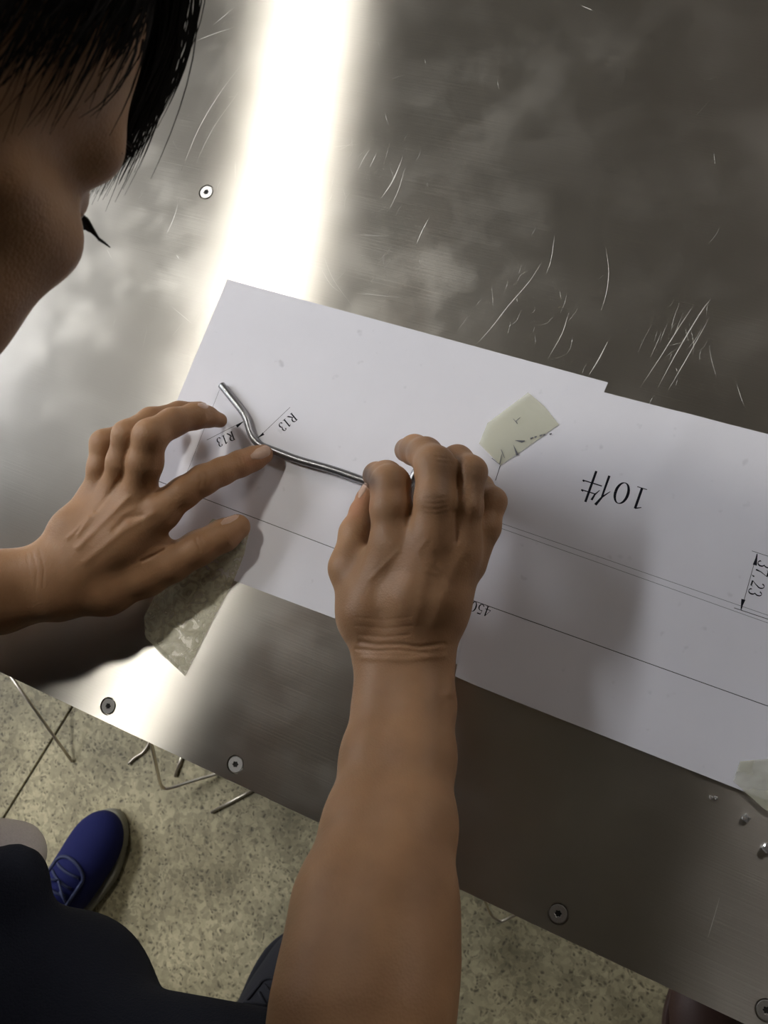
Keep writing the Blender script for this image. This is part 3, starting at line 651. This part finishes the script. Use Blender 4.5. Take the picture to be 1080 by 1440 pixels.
RH = dict(
 fore=[[(440, 1690, .175, 100), (470, 1417, .147, 84), (486, 1340, .132, 82), (494, 1267, .117, 76), (516, 1161, .092, 58), (533, 1063, .067, 49), (544, 990, .052, 43), (548, 935, .047, 42)],
       [(500, 1690, .175, 100), (548, 1417, .147, 86), (554, 1340, .132, 86), (563, 1267, .117, 76), (580, 1161, .092, 58), (586, 1063, .067, 50), (592, 990, .052, 44), (588, 945, .046, 43)]],
 palm=[[(538, 925, .046, 36), (520, 860, .052, 38), (552, 768, .062, 29)], [(560, 920, .048, 38), (580, 840, .062, 34), (608, 768, .067, 28)], [(590, 920, .047, 38), (620, 840, .058, 34), (646, 780, .060, 26)], [(602, 922, .043, 34), (624, 862, .046, 29), (652, 802, .048, 23)],
       [(534, 912, .040, 34), (512, 868, .042, 32), (494, 800, .044, 29)], [(520, 830, .048, 32), (536, 790, .050, 28)], [(562, 752, .058, 25), (604, 752, .062, 25)], [(610, 757, .064, 27), (650, 768, .057, 23)], [(612, 740, .064, 25), (652, 748, .058, 19)], [(590, 778, .062, 27), (640, 788, .059, 25)], [(560, 775, .060, 28), (605, 800, .061, 28)]],
 fingers=[
  [(492, 798, .044, 28), (502, 750, .036, 24), (511, 720, .028, 18), (517, 703, .021, 15.5), (520, 690, .014, 13)],
  [(553, 757, .062, 29.5), (550, 715, .066, 28.5), (549, 682, .064, 27.5), (543, 672, .048, 23), (530, 669, .028, 18), (526, 669, .015, 15)],
  [(608, 757, .067, 28.5), (612, 705, .072, 28.5), (612, 656, .068, 28), (598, 639, .052, 23), (583, 633, .036, 20.5), (572, 633, .020, 17.5)],
  [(647, 772, .060, 23), (658, 715, .065, 20.5), (662, 664, .062, 22), (643, 648, .048, 21), (620, 650, .030, 17), (606, 654, .016, 13)],
  [(664, 792, .046, 20), (684, 742, .050, 19), (693, 705, .048, 18.5), (676, 684, .032, 16), (650, 684, .018, 13)]])
def build_arm(Hd, vox, kf=.0045):
    allp = [n for g in Hd['palm'] + Hd['fingers'] + [c[-3:] for c in Hd['fore']] for n in g]
    lo, hi = bb([n for n in allp if True], .012); f = Field(lo, hi, vox)
    for g in Hd['palm']: chain(f, g, .010)
    for g in Hd['fore']: chain(f, g, .012)
    fs = None
    for g in Hd['fingers']:
        q = f.like(); chain(q, g, kf)
        if fs is None: fs = q
        else: fs.merge(q, .0008)
    f.merge(fs, .007)
    return f
fL = build_arm(LH, .0009); fR = build_arm(RH, .0009)
def whole_arm(Hd, f, vox, shoulder, elbow, r_e, r_s):
    """forearm and upper arm in a coarser field; the hand field is laid over it at the wrist"""
    nodes = [n for g in Hd['fore'] for n in g]; lo, hi = bb(nodes, .02)
    lo = np.minimum(lo, shoulder - .08); hi = np.maximum(hi, shoulder + .08); g = Field(lo, hi, vox)
    for c in Hd['fore']: chain(g, c, .012)
    g.cone(elbow, shoulder, r_e, r_s, .03)
    return g
gL = whole_arm(LH, fL, .0025, S_L, ELB_L, .038, .05); gR = whole_arm(RH, fR, .0025, S_R, ELB_R, .038, .05)
parts = []
VL, QL = fL.mesh(); VR, QR = fR.mesh()
VgL, QgL = gL.mesh(); VgR, QgR = gR.mesh()
def clip_below(V, Q, fn):
    keep = fn(V[Q].mean(1)); Q = Q[keep]; used = np.unique(Q); m = np.full(len(V), -1); m[used] = np.arange(len(used)); return V[used], m[Q]
# cut fine field and coarse field at a common plane across the forearm, overlapping by a millimetre or two
def cutplane(V, px, py, z, d2, sgn, ofs):
    c = P(px, py, z); d = P(*d2) - c; d /= np.linalg.norm(d); return ((V - c) @ d) * sgn > ofs
VL, QL = clip_below(VL, QL, lambda c: cutplane(c, -40, 832, .06, (-250, 845, .08), -1, -.0))
VgL, QgL = clip_below(VgL, QgL, lambda c: cutplane(c, -40, 832, .06, (-250, 845, .08), 1, -.003))
VR, QR = clip_below(VR, QR, lambda c: cutplane(c, 552, 1120, .08, (530, 1340, .13), -1, -.0))
VgR, QgR = clip_below(VgR, QgR, lambda c: cutplane(c, 552, 1120, .08, (530, 1340, .13), 1, -.003))
VL = relax(VL, QL, 2); VR = relax(VR, QR, 2); VgL = relax(VgL, QgL, 3); VgR = relax(VgR, QgR, 3)
mm = .001
SL = [  # left hand: knuckles, tendons, veins, creases
 ([(226, 712)], 14, 1.0 * mm), ([(190, 692)], 11, 1.2 * mm), ([(159, 688)], 10, 1.0 * mm), ([(132, 694)], 9, .8 * mm),
 ([(180, 700), (150, 730), (110, 770)], 4.5, .8 * mm), ([(215, 722), (175, 745), (120, 790)], 5, .6 * mm), ([(152, 700), (120, 740)], 4, .5 * mm),
 ([(165, 678), (150, 700), (136, 718)], 3.5, -.8 * mm), ([(200, 725), (178, 728), (160, 745)], 4, -.7 * mm), ([(178, 735), (165, 728), (195, 712)], 4, .3 * mm),
 ([(95, 757), (105, 748), (125, 728), (110, 752)], 3, .6 * mm),
 ([(280, 668), (283, 676), (281, 684)], 1.5, -.6 * mm), ([(287, 665), (291, 673), (290, 682)], 1.5, -.6 * mm), ([(284, 674)], 8, .3 * mm),
 ([(336, 645), (338, 652)], 1.2, -.35 * mm), ([(341, 643), (343, 650)], 1.2, -.35 * mm),
 ([(275, 757), (278, 766), (282, 775)], 1.6, -.6 * mm), ([(282, 754), (286, 764)], 1.4, -.5 * mm), ([(280, 766)], 9, .5 * mm),
 ([(200, 789), (215, 782), (232, 773)], 2.2, -1.2 * mm), ([(205, 612)], 9, .3 * mm),
 ([(45, 775), (52, 800), (50, 830)], 1.6, -.35 * mm), ([(55, 772), (62, 800), (60, 826)], 1.4, -.3 * mm), ([(37, 778), (42, 805)], 1.4, -.25 * mm),
 ([(28, 785)], 14, 1.5 * mm)]
SRt = [([(553, 750)], 17, 1.9 * mm), ([(610, 757)], 16, 1.4 * mm), ([(650, 770)], 10, 1.2 * mm),
 ([(553, 765), (540, 800), (535, 850)], 9, .4 * mm), ([(560, 775), (540, 795), (520, 815)], 3.5, .4 * mm), ([(608, 775), (598, 810), (585, 870)], 8, .45 * mm), ([(646, 785), (630, 820), (610, 875)], 7, .35 * mm),
 
 ([(608, 790), (625, 805), (632, 830)], 3, .3 * mm), ([(600, 760), (588, 775), (595, 800), (615, 808)], 3, .3 * mm),
 ([(579, 712), (578, 730), (576, 738)], 4, -.5 * mm), ([(638, 720), (640, 740), (641, 760)], 3.5, -.8 * mm),
 ([(506, 903), (530, 907), (560, 906), (590, 910), (625, 905)], 2.6, -.9 * mm), ([(500, 913), (530, 915), (560, 914), (600, 918)], 1.8, -.7 * mm), ([(505, 893), (540, 896), (575, 893)], 1.8, -.35 * mm), ([(500, 880), (540, 884), (580, 880)], 1.8, -.25 * mm), ([(500, 868), (540, 872), (575, 868)], 1.8, -.22 * mm),
 ([(510, 925), (570, 928), (625, 922)], 4, .6 * mm),
 ([(597, 700), (612, 702), (628, 698)], 1.3, -.3 * mm), ([(598, 707), (612, 709), (630, 706)], 1.3, -.3 * mm), ([(597, 715), (612, 717), (631, 713)], 1.3, -.3 * mm), ([(598, 722), (612, 724), (630, 720)], 1.3, -.25 * mm),
 ([(600, 640), (615, 643), (632, 645)], 1.3, -.35 * mm), ([(602, 646), (620, 650), (636, 652)], 1.3, -.35 * mm), ([(655, 655), (668, 662)], 1.3, -.3 * mm),
 ([(634, 1005), (632, 1030)], 8, 1.0 * mm), ([(635, 955), (632, 975)], 6, 1.5 * mm)]
VL = sculpt(VL, QL, SL); VR = sculpt(VR, QR, SRt)
toneL = toning(VL, [(0, [(318, 592)], 9, .45), (0, [(284, 578)], 8, .3), (1, [(312, 590)], 14, .4), (1, [(205, 612)], 14, .3), (1, [(176, 610)], 12, .25), (1, [(372, 640), (350, 647)], 12, .25), (0, [(345, 738)], 10, .15)])
toneR = toning(VR, [(0, [(513, 665), (518, 676)], 12, .85), (0, [(556, 628), (566, 632)], 15, .55), (0, [(573, 640)], 14, .35), (0, [(611, 700), (640, 650)], 16, .22), (1, [(553, 735)], 22, .4), (1, [(608, 758)], 16, .3), (1, [(500, 715), (508, 700)], 16, .35), (1, [(700, 705)], 12, .25), (0, [(668, 670), (685, 690)], 20, .25)])
parts += [(VL, QL, toneL), (VR, QR, toneR), (VgL, QgL, np.zeros((len(VgL), 2))), (VgR, QgR, np.zeros((len(VgR), 2)))]

# head: local frame x = his right, y = forward, z = crown
def rotz(v, a): a = math.radians(a); return np.array([v[0] * math.cos(a) - v[1] * math.sin(a), v[0] * math.sin(a) + v[1] * math.cos(a), v[2]])
ROLL = -31; YAW = 68
Fh = RC @ rotz(np.array([math.cos(math.radians(YAW)), 0, -math.sin(math.radians(YAW))]), ROLL)
Uh = RC @ rotz(np.array([0, 1, 0]), ROLL); Rh = np.cross(Fh, Uh)
HM = np.stack([Rh, Fh, Uh], 1); HC = D(-337, 42, .236)
def H(x, y, z): return HC + HM @ np.array([x, y, z])
hf = Field(HC - .17, HC + .17, .0022)
hf.ell(H(0, -.012, .050), (.075, .096, .080), HM)
hf.ell(H(0, .045, .045), (.062, .050, .055), HM, .02)
hf.ell(H(0, .055, -.020), (.052, .044, .062), HM, .015)
for s in (-1, 1):
    hf.cone(H(s * .060, .040, -.001), H(s * .047, .073, -.007), .013, .017, .016)          # cheekbone
    hf.cone(H(s * .061, .012, -.045), H(s * .034, .070, -.084), .016, .019, .02)           # jaw
    hf.cone(H(s * .066, .0, .0), H(s * .061, .012, -.045), .012, .012, .02)
    hf.ell(H(s * .044, .054, -.040), (.025, .029, .036), HM, .015)                          # cheek
    hf.cone(H(s * .014, .094, .030), H(s * .047, .079, .030), .008, .006, .022)             # brow
hf.ell(H(0, .078, -.092), (.021, .017, .015), HM, .014)
hf.ell(H(0, .079, -.060), (.028, .018, .024), HM, .012)
for s in (-1, 1): hf.ell(H(s * .033, .100, .012), (.017, .016, .013), HM, .010, 'sub')
hf.cone(H(0, .098, .018), H(0, .114, -.020), .007, .010, .010)
for s in (-1, 1):
    hf.ell(H(s * .012, .104, -.026), (.008, .010, .007), HM, .005); hf.ell(H(s * .032, .080, .012), (.0155, .0150, .0125), HM, .003)
hf.cone(H(-.020, .1005, -.054), H(.020, .1005, -.054), .0052, .0052, .004); hf.cone(H(-.018, .0985, -.064), H(.018, .0985, -.064), .0060, .0060, .004)
hf.cone(H(-.022, .1035, -.0585), H(.022, .1035, -.0585), .0014, .0014, .002, 'sub')
for s in (-1, 1):                                                                          # ears
    a = np.linspace(-60, 230, 12)
    pr = [H(s * (.079 + .006 * math.sin(math.radians(t))), -.020 - .016 * math.cos(math.radians(t)) * 1, -.002 + .028 * math.sin(math.radians(t))) for t in a]
    for p, q in zip(pr[:-1], pr[1:]): hf.cone(p, q, .0042, .0042, .003)
    hf.ell(H(s * .076, -.022, -.004), (.006, .014, .024), HM, .004); hf.ell(H(s * .083, -.018, -.006), (.005, .007, .010), HM, .003, 'sub')
    hf.cone(H(s * .076, -.010, -.026), H(s * .077, -.013, -.032), .006, .005, .004)
hf.cone(H(0, -.010, -.030), H(0, -.045, -.120), .052, .056, .02)
VH, QH = hf.mesh(); VH = relax(VH, QH, 2)
# torso and neck inside the shirt
tf = Field(W(-1.0, -.75, -.12), W(-.12, .34, .60), .006)
for a, b, ra, rb in [(H(0, -.015, -.04), H(0, -.045, -.11), .048, .050), (H(0, -.045, -.11), NECK, .050, .050), (NECK, S_R, .045, .042), (NECK, S_L, .045, .042), (W(-.50, -.15, .15), HIPC, .06, .09), (W(-.60, -.02, .16), HIPC, .06, .09)]:
    tf.cone(a, b, ra, rb, .04)
VT, QT = tf.mesh(); VT = relax(VT, QT, 2)
for V_, Q_ in ((VH, QH), (VT, QT)): parts.append((V_, Q_, np.zeros((len(V_), 2))))
off = 0; AV = []; AQ = []; AT = []
for V_, Q_, t_ in parts: AV.append(V_); AQ.append(Q_ + off); AT.append(t_); off += len(V_)
man = np_mesh('person', np.concatenate(AV), np.concatenate(AQ), SKIN, tone=np.concatenate(AT))
tag(man, 'person in dark navy shirt bending over the table, both bare hands on the bent rod', 'person')

# fingernails lie on the finished skin
bvhL = BVHTree.FromPolygons(VL.tolist(), QL.tolist()); bvhR = BVHTree.FromPolygons(VR.tolist(), QR.tolist())
def nail(bvh, base, tip, hw, lift=.00045, side=(0, 0)):
    """base and tip in picture px; the plate follows the skin below it"""
    a = np.array(base, float); b = np.array(tip, float); t = (b - a) / np.linalg.norm(b - a); s = np.array([-t[1], t[0]]); L_ = np.linalg.norm(b - a)
    nu, nv = 12, 10; V = []; Fc = []
    for i in range(nu + 1):
        u = i / nu; ww = hw * (min(1, (.35 + 1.6 * u)) if u < .4 else 1) * (1 if u < .8 else math.sqrt(max(.12, 1 - ((u - .8) / .23) ** 2)))
        for j in range(nv + 1):
            v = -1 + 2 * j / nv; q = a + t * L_ * u + s * ww * v; o = Vector(CAMP); dd = Vector(P(q[0], q[1], .0)) - o; dd.normalize()
            h = bvh.ray_cast(o, dd)
            if h[0] is None: V.append(tuple(V[-1]) if V else (0, 0, 0)); continue
            n = h[1]; n = -n if n.dot(dd) > 0 else n
            edge = 1 - max(0, abs(v) - .75) * 3.6
            V.append(tuple(h[0] + n * (lift * (edge if u > .08 else .2))))
    for i in range(nu):
        for j in range(nv): k = i * (nv + 1) + j; Fc.append((k, k + 1, k + nv + 2, k + nv + 1))
    o = mesh('fingernail', V, Fc, mat=NAIL, parent=man, smooth=True)
    return o
nail(bvhL, (353, 643), (379, 632), 8.0); nail(bvhL, (311, 737), (335, 722), 5.5); nail(bvhL, (278, 569), (293, 571), 4.0)
nail(bvhR, (505, 700), (514, 678), 4.5)

# eyes and lashes
for s in (-1, 1):
    bm = bmesh.new(); bmesh.ops.create_uvsphere(bm, u_segments=20, v_segments=14, radius=.0118); c = H(s * .032, .0845, .011)
    bmesh.ops.translate(bm, vec=Vector(c), verts=bm.verts); e = bm_obj('eye', bm, EYE, man, True)
    bm = bmesh.new(); bmesh.ops.create_uvsphere(bm, u_segments=16, v_segments=8, radius=.0055); c2 = H(s * .032, .0915, .009)
    bmesh.ops.translate(bm, vec=Vector(c2), verts=bm.verts); bm_obj('iris', bm, IRIS, e, True)
    g = []
    for k in range(16):
        a = (k - 7.5) / 7.5; r0 = H(s * .032 + a * .013, .0955 - .004 * a * a, .0115 - .002 * a * a); d1 = HM @ np.array([a * .004 * 1, .005, -.0035]); d2 = HM @ np.array([a * .006, .0095, -.0035])
        g.append(tube_geo([r0, r0 + d1, r0 + d2], [.0006, .0005, .0002], 4))
    mesh('eyelashes', *join(g), mat=HAIR, parent=man)
    g = []
    for k in range(60):
        a = k / 59; p = H(s * (.016 + .034 * a), .1035 - .024 * a ** 2 + .001, .034 + .006 * math.sin(a * 2.6) + rng.uniform(-.003, .003)); d1 = HM @ np.array([s * .006, -.001, .001 - .003 * a])
        g.append(tube_geo([p, p + d1 * .6, p + d1], [.0004, .0003, .0001], 4))
    mesh('eyebrow', *join(g), mat=HAIR, parent=man)
# hair: a close cap plus combed strands
cf = Field(HC - .16, HC + .17, .0028)
cf.ell(H(0, -.014, .052), (.082, .103, .088), HM); cf.ell(H(0, .035, .060), (.064, .062, .052), HM, .02)
cf.half(H(0, .085, .098), HM @ (np.array([0, .70, -1]) / math.hypot(.70, 1)))
VC, QC = cf.mesh(); VC = relax(VC, QC, 2); hair = np_mesh('hair', VC, QC, HAIR, man)
g = []
def strand(root, dirs, L_, r=.00028, n=6, spread=.12):
    p = root.copy(); pts = [p.copy()]
    j = rng.randn(3) * spread
    for i in range(n):
        t = (i + .5) / n; d = dirs(t) + j * t; d /= np.linalg.norm(d); p = p + d * L_ / n; pts.append(p.copy())
    g.append(tube_geo(pts, [r * (1 - .8 * (i / n) ** 2) for i in range(n + 1)], 3, False))
grav = np.array([0, 0, -1.0])
# fringe falling past the forehead
for k in range(1500):
    c = rng.beta(2, 2); x = -.050 + .100 * c + rng.randn() * .004; y = .084 + rng.uniform(0, .016) - 5 * x * x; z = .092 + rng.uniform(-.008, .014); y -= .006
    r0 = H(x, y, z); lk = math.floor(c * 9) + .5; ph = math.sin(lk * 7.1)
    L_ = (.061 + .011 * ph) * rng.uniform(.75, 1.05)
    strand(r0, lambda t, ph=ph, lk=lk: HM @ np.array([.05 * ph, .72 - .80 * t ** .6, -.60 - .75 * t]) + grav * .12 * t, L_, rng.uniform(.00022, .00042), 7, .07)
# side hair before the ear and temple
for s in (1, -1):
    for k in range(600):
        y = rng.uniform(-.07, .050); z = .034 + .042 * max(0, (y + .01) / .06) + rng.uniform(0, .024)
        r0 = H(s * (.079 - max(0, y) * .30), y, z)
        L_ = rng.uniform(.030, .052) * (1.0 if y > -.02 else .8)
        strand(r0, lambda t, s=s: HM @ np.array([s * (.10 - .35 * t), .12, -1]), L_, .0003, 5, .12)
# back and top texture
for k in range(900):
    th = rng.uniform(0, 2 * math.pi); ph = rng.uniform(.02, 1.45); q = np.array([.083 * math.sin(ph) * math.cos(th), -.012 + .104 * math.sin(ph) * math.sin(th), .052 + .089 * math.cos(ph)])
    nn = q - np.array([0, -.012, .052]); nn /= np.linalg.norm(nn); tn = np.array([nn[0], nn[1], 0]) * 1.0; tn = tn - nn * (tn @ nn) + nn * .12; tn[2] -= .15
    strand(H(*q), lambda t, tn=tn, nn=nn: HM @ (tn - nn * .35 * t), rng.uniform(.025, .045), .0004, 5, .1)
hs = mesh('hair_strands', *join(g), mat=HAIR, parent=hair); tag(hs, kind='stuff')

# shirt: body, right sleeve and left sleeve
sf = Field(W(-1.02, -.80, -.14), W(-.02, .36, .46), .005)
for a, b, ra, rb in [(NECK * .72 + H(0, -.045, -.11) * .28, NECK, .056, .062), (NECK, S_R, .062, .060), (NECK, S_L, .066, .062), (NECK, W(-.60, -.20, .18), .07, .10), (W(-.50, -.16, .145), HIPC, .095, .13), (W(-.61, -.01, .155), HIPC, .095, .13), (D(-260, 1345, .50), D(16, 1240, .50), .05, .022)]:
    sf.cone(a, b, ra, rb, .05)
sl = (ELB_R - S_R); slv = sf.like(); slv.cone(S_R, S_R + sl * .93, .062, .058, .03); slv.half(S_R + sl * .90, sl / np.linalg.norm(sl)); slv.cone(D(120, 1520, .46), D(372, 1566, .41), .050, .045, .03); sf.merge(slv, .03)
sf.cone(D(-150, 1430, .50), D(84, 1424, .50), .068, .057, .03)
sl2 = (ELB_L - S_L); sf.cone(S_L, S_L + sl2 * .6, .06, .058, .03)
rs = np.random.RandomState(3)
for k in range(26):   # drapes
    t = rs.uniform(0, 1); a = W(-.50, -.12, .15) * (1 - t) + HIPC * t + rs.randn(3) * .07; a[2] = TZ + .24 - .02 * t; b = a + np.array([rs.uniform(-.1, .1), rs.uniform(-.1, .1), -.03])
    sf.cone(a, b, .006, .006, .03, 'sub') if k % 2 else sf.cone(a, b, .004, .004, .03)
VS, QS = sf.mesh(); VS = relax(VS, QS, 3); np_mesh('shirt', VS, QS, NAVY, man)
# pale panel of the shirt's far hem
pf = Field(W(-1.05, -.55, -.3), W(-.30, .1, .25), .005)
pc = D(-38, 1222, .62); pf.cone(D(-220, 1190, .62), D(14, 1205, .60), .030, .026, .02); 
VP, QP = pf.mesh(); VP = relax(VP, QP, 2); o = np_mesh('shirt_tail', VP, QP, PALE, man); o['label'] = 'pale cloth showing behind the dark shirt'
# trousers
HR = W(-.68, -.60, .06); HL_ = W(-.90, -.42, .06); AR = np.array([-.57, -.66, .09]); AL = np.array([-.945, -.56, .09])
qf = Field((-1.15, -.95, .05), (-.38, -.22, .98), .008)
KR = np.array([-.59, -.585, .48]); KL = np.array([-.93, -.43, .48])
for a, b, ra, rb in [(HR, HL_, .12, .12), (HR, KR, .10, .068), (KR, AR, .068, .058), (HL_, KL, .10, .068), (KL, AL, .068, .058)]: qf.cone(a, b, ra, rb, .03)
VQ, QQ = qf.mesh(); VQ = relax(VQ, QQ, 2); np_mesh('trousers', VQ, QQ, TROUS, man)

# shoes
def shoe(toe, heel, matu, matt, mats, label, width=.056, parent=None):
    toe = np.array([*toe, 0.]); heel = np.array([*heel, 0.]); d = toe - heel; L_ = np.linalg.norm(d); d /= L_; s = np.array([-d[1], d[0], 0]); z = np.array([0, 0, 1.]); MS = np.stack([d, s, z], 1)
    X = lambda u, v, w: heel + d * u * L_ + s * v + z * w
    lo = np.minimum(toe, heel) - .09; hi = np.maximum(toe, heel) + .09; lo[2] = -.02; hi[2] = .16
    f = Field(lo, hi, .0028)
    f.ell(X(.70, 0, .030), (.088, width * .88, .040), MS); f.ell(X(.84, .0, .026), (.052, width * .80, .030), MS, .02); f.ell(X(.42, 0, .045), (.085, width * .72, .045), MS, .03); f.cone(X(.16, 0, .040), X(.20, 0, .075), .036, .034, .03)
    f.cone(X(.45, 0, .07), X(.26, 0, .085), .026, .034, .03)
    f.cone(X(.22, 0, .11), X(.24, 0, .08), .027, .024, .006, 'sub'); f.half(X(.5, 0, .017), (0, 0, -1))
    V, Q = f.mesh(); V = relax(V, Q, 2); up = np_mesh('shoe', V, Q, matu, parent); up['label'] = label
    g_ = Field(lo, hi, .0028)
    g_.ell(X(.70, 0, .012), (.097, width, .075), MS); g_.ell(X(.22, 0, .012), (.070, width * .72, .075), MS, .03); g_.cone(X(.25, 0, .01), X(.7, 0, .01), width * .66, width * .86, .03)
    g_.half(X(0, 0, .001), (0, 0, -1)); g_.half(X(0, 0, .021), (0, 0, 1)); V, Q = g_.mesh(); V = relax(V, Q, 1); V[:, 2] = np.maximum(V[:, 2], 0.0005); so = np_mesh('sole', V, Q, mats, up)
    bv = BVHTree.FromPolygons(*[x.tolist() for x in f.mesh()])
    def top_at(u, v):
        q = X(u, v, .3); h = bv.ray_cast(Vector(q), Vector((0, 0, -1))); return np.array(h[0]) + z * .0015 if h[0] else X(u, v, .06)
    for i, u in enumerate((.69, .635, .58, .525, .47)):
        pts = [top_at(u + .012 * (1 if i % 2 else -1) * (k / 6 - .5), (k / 6 - .5) * .046) for k in range(7)]
        mesh('lace', *tube_geo(pts, .0024, 6), mat=matt, parent=up, smooth=True)
    pts = [top_at(.67 + .085 * math.cos(a), .030 * math.sin(a)) for a in np.linspace(-1.7, 1.7, 13)]
    pts = [top_at(.44, -.032)] + pts + [top_at(.44, .032)]
    mesh('lace_guard', *tube_geo(smooth_path(pts, 3), .0030, 6), mat=matt, parent=up, smooth=True)
    for sg in (-1, 1):
        a = top_at(.64, 0); pts = [a + z * .003, a + s * .02 * sg + z * .010 - d * .008, a + s * .030 * sg + z * .002 - d * .02, a + s * .012 * sg + z * .003 - d * .012]
        mesh('lace', *tube_geo(smooth_path(pts, 4), .0019, 6), mat=matt, parent=up, smooth=True)
    return up
shoe((-.792, -.270), (-.935, -.518), BLUE, BLUED, SOLE, 'blue knit shoe nearest the table', .052, man)
shoe((-.412, -.422), (-.580, -.654), BLACKSHOE, BLACKSHOE, BLACKSHOE, 'black laced shoe behind the forearm', .056, man)
a_, b_ = P(985, 1352, -TZ), P(1012, 1700, -TZ)
tag(shoe(tuple(a_[:2]), tuple(b_[:2]), BROWN, BROWN, BROWN, None if False else 'dark brown shoe half under the table at the lower right corner'), cat='shoe')
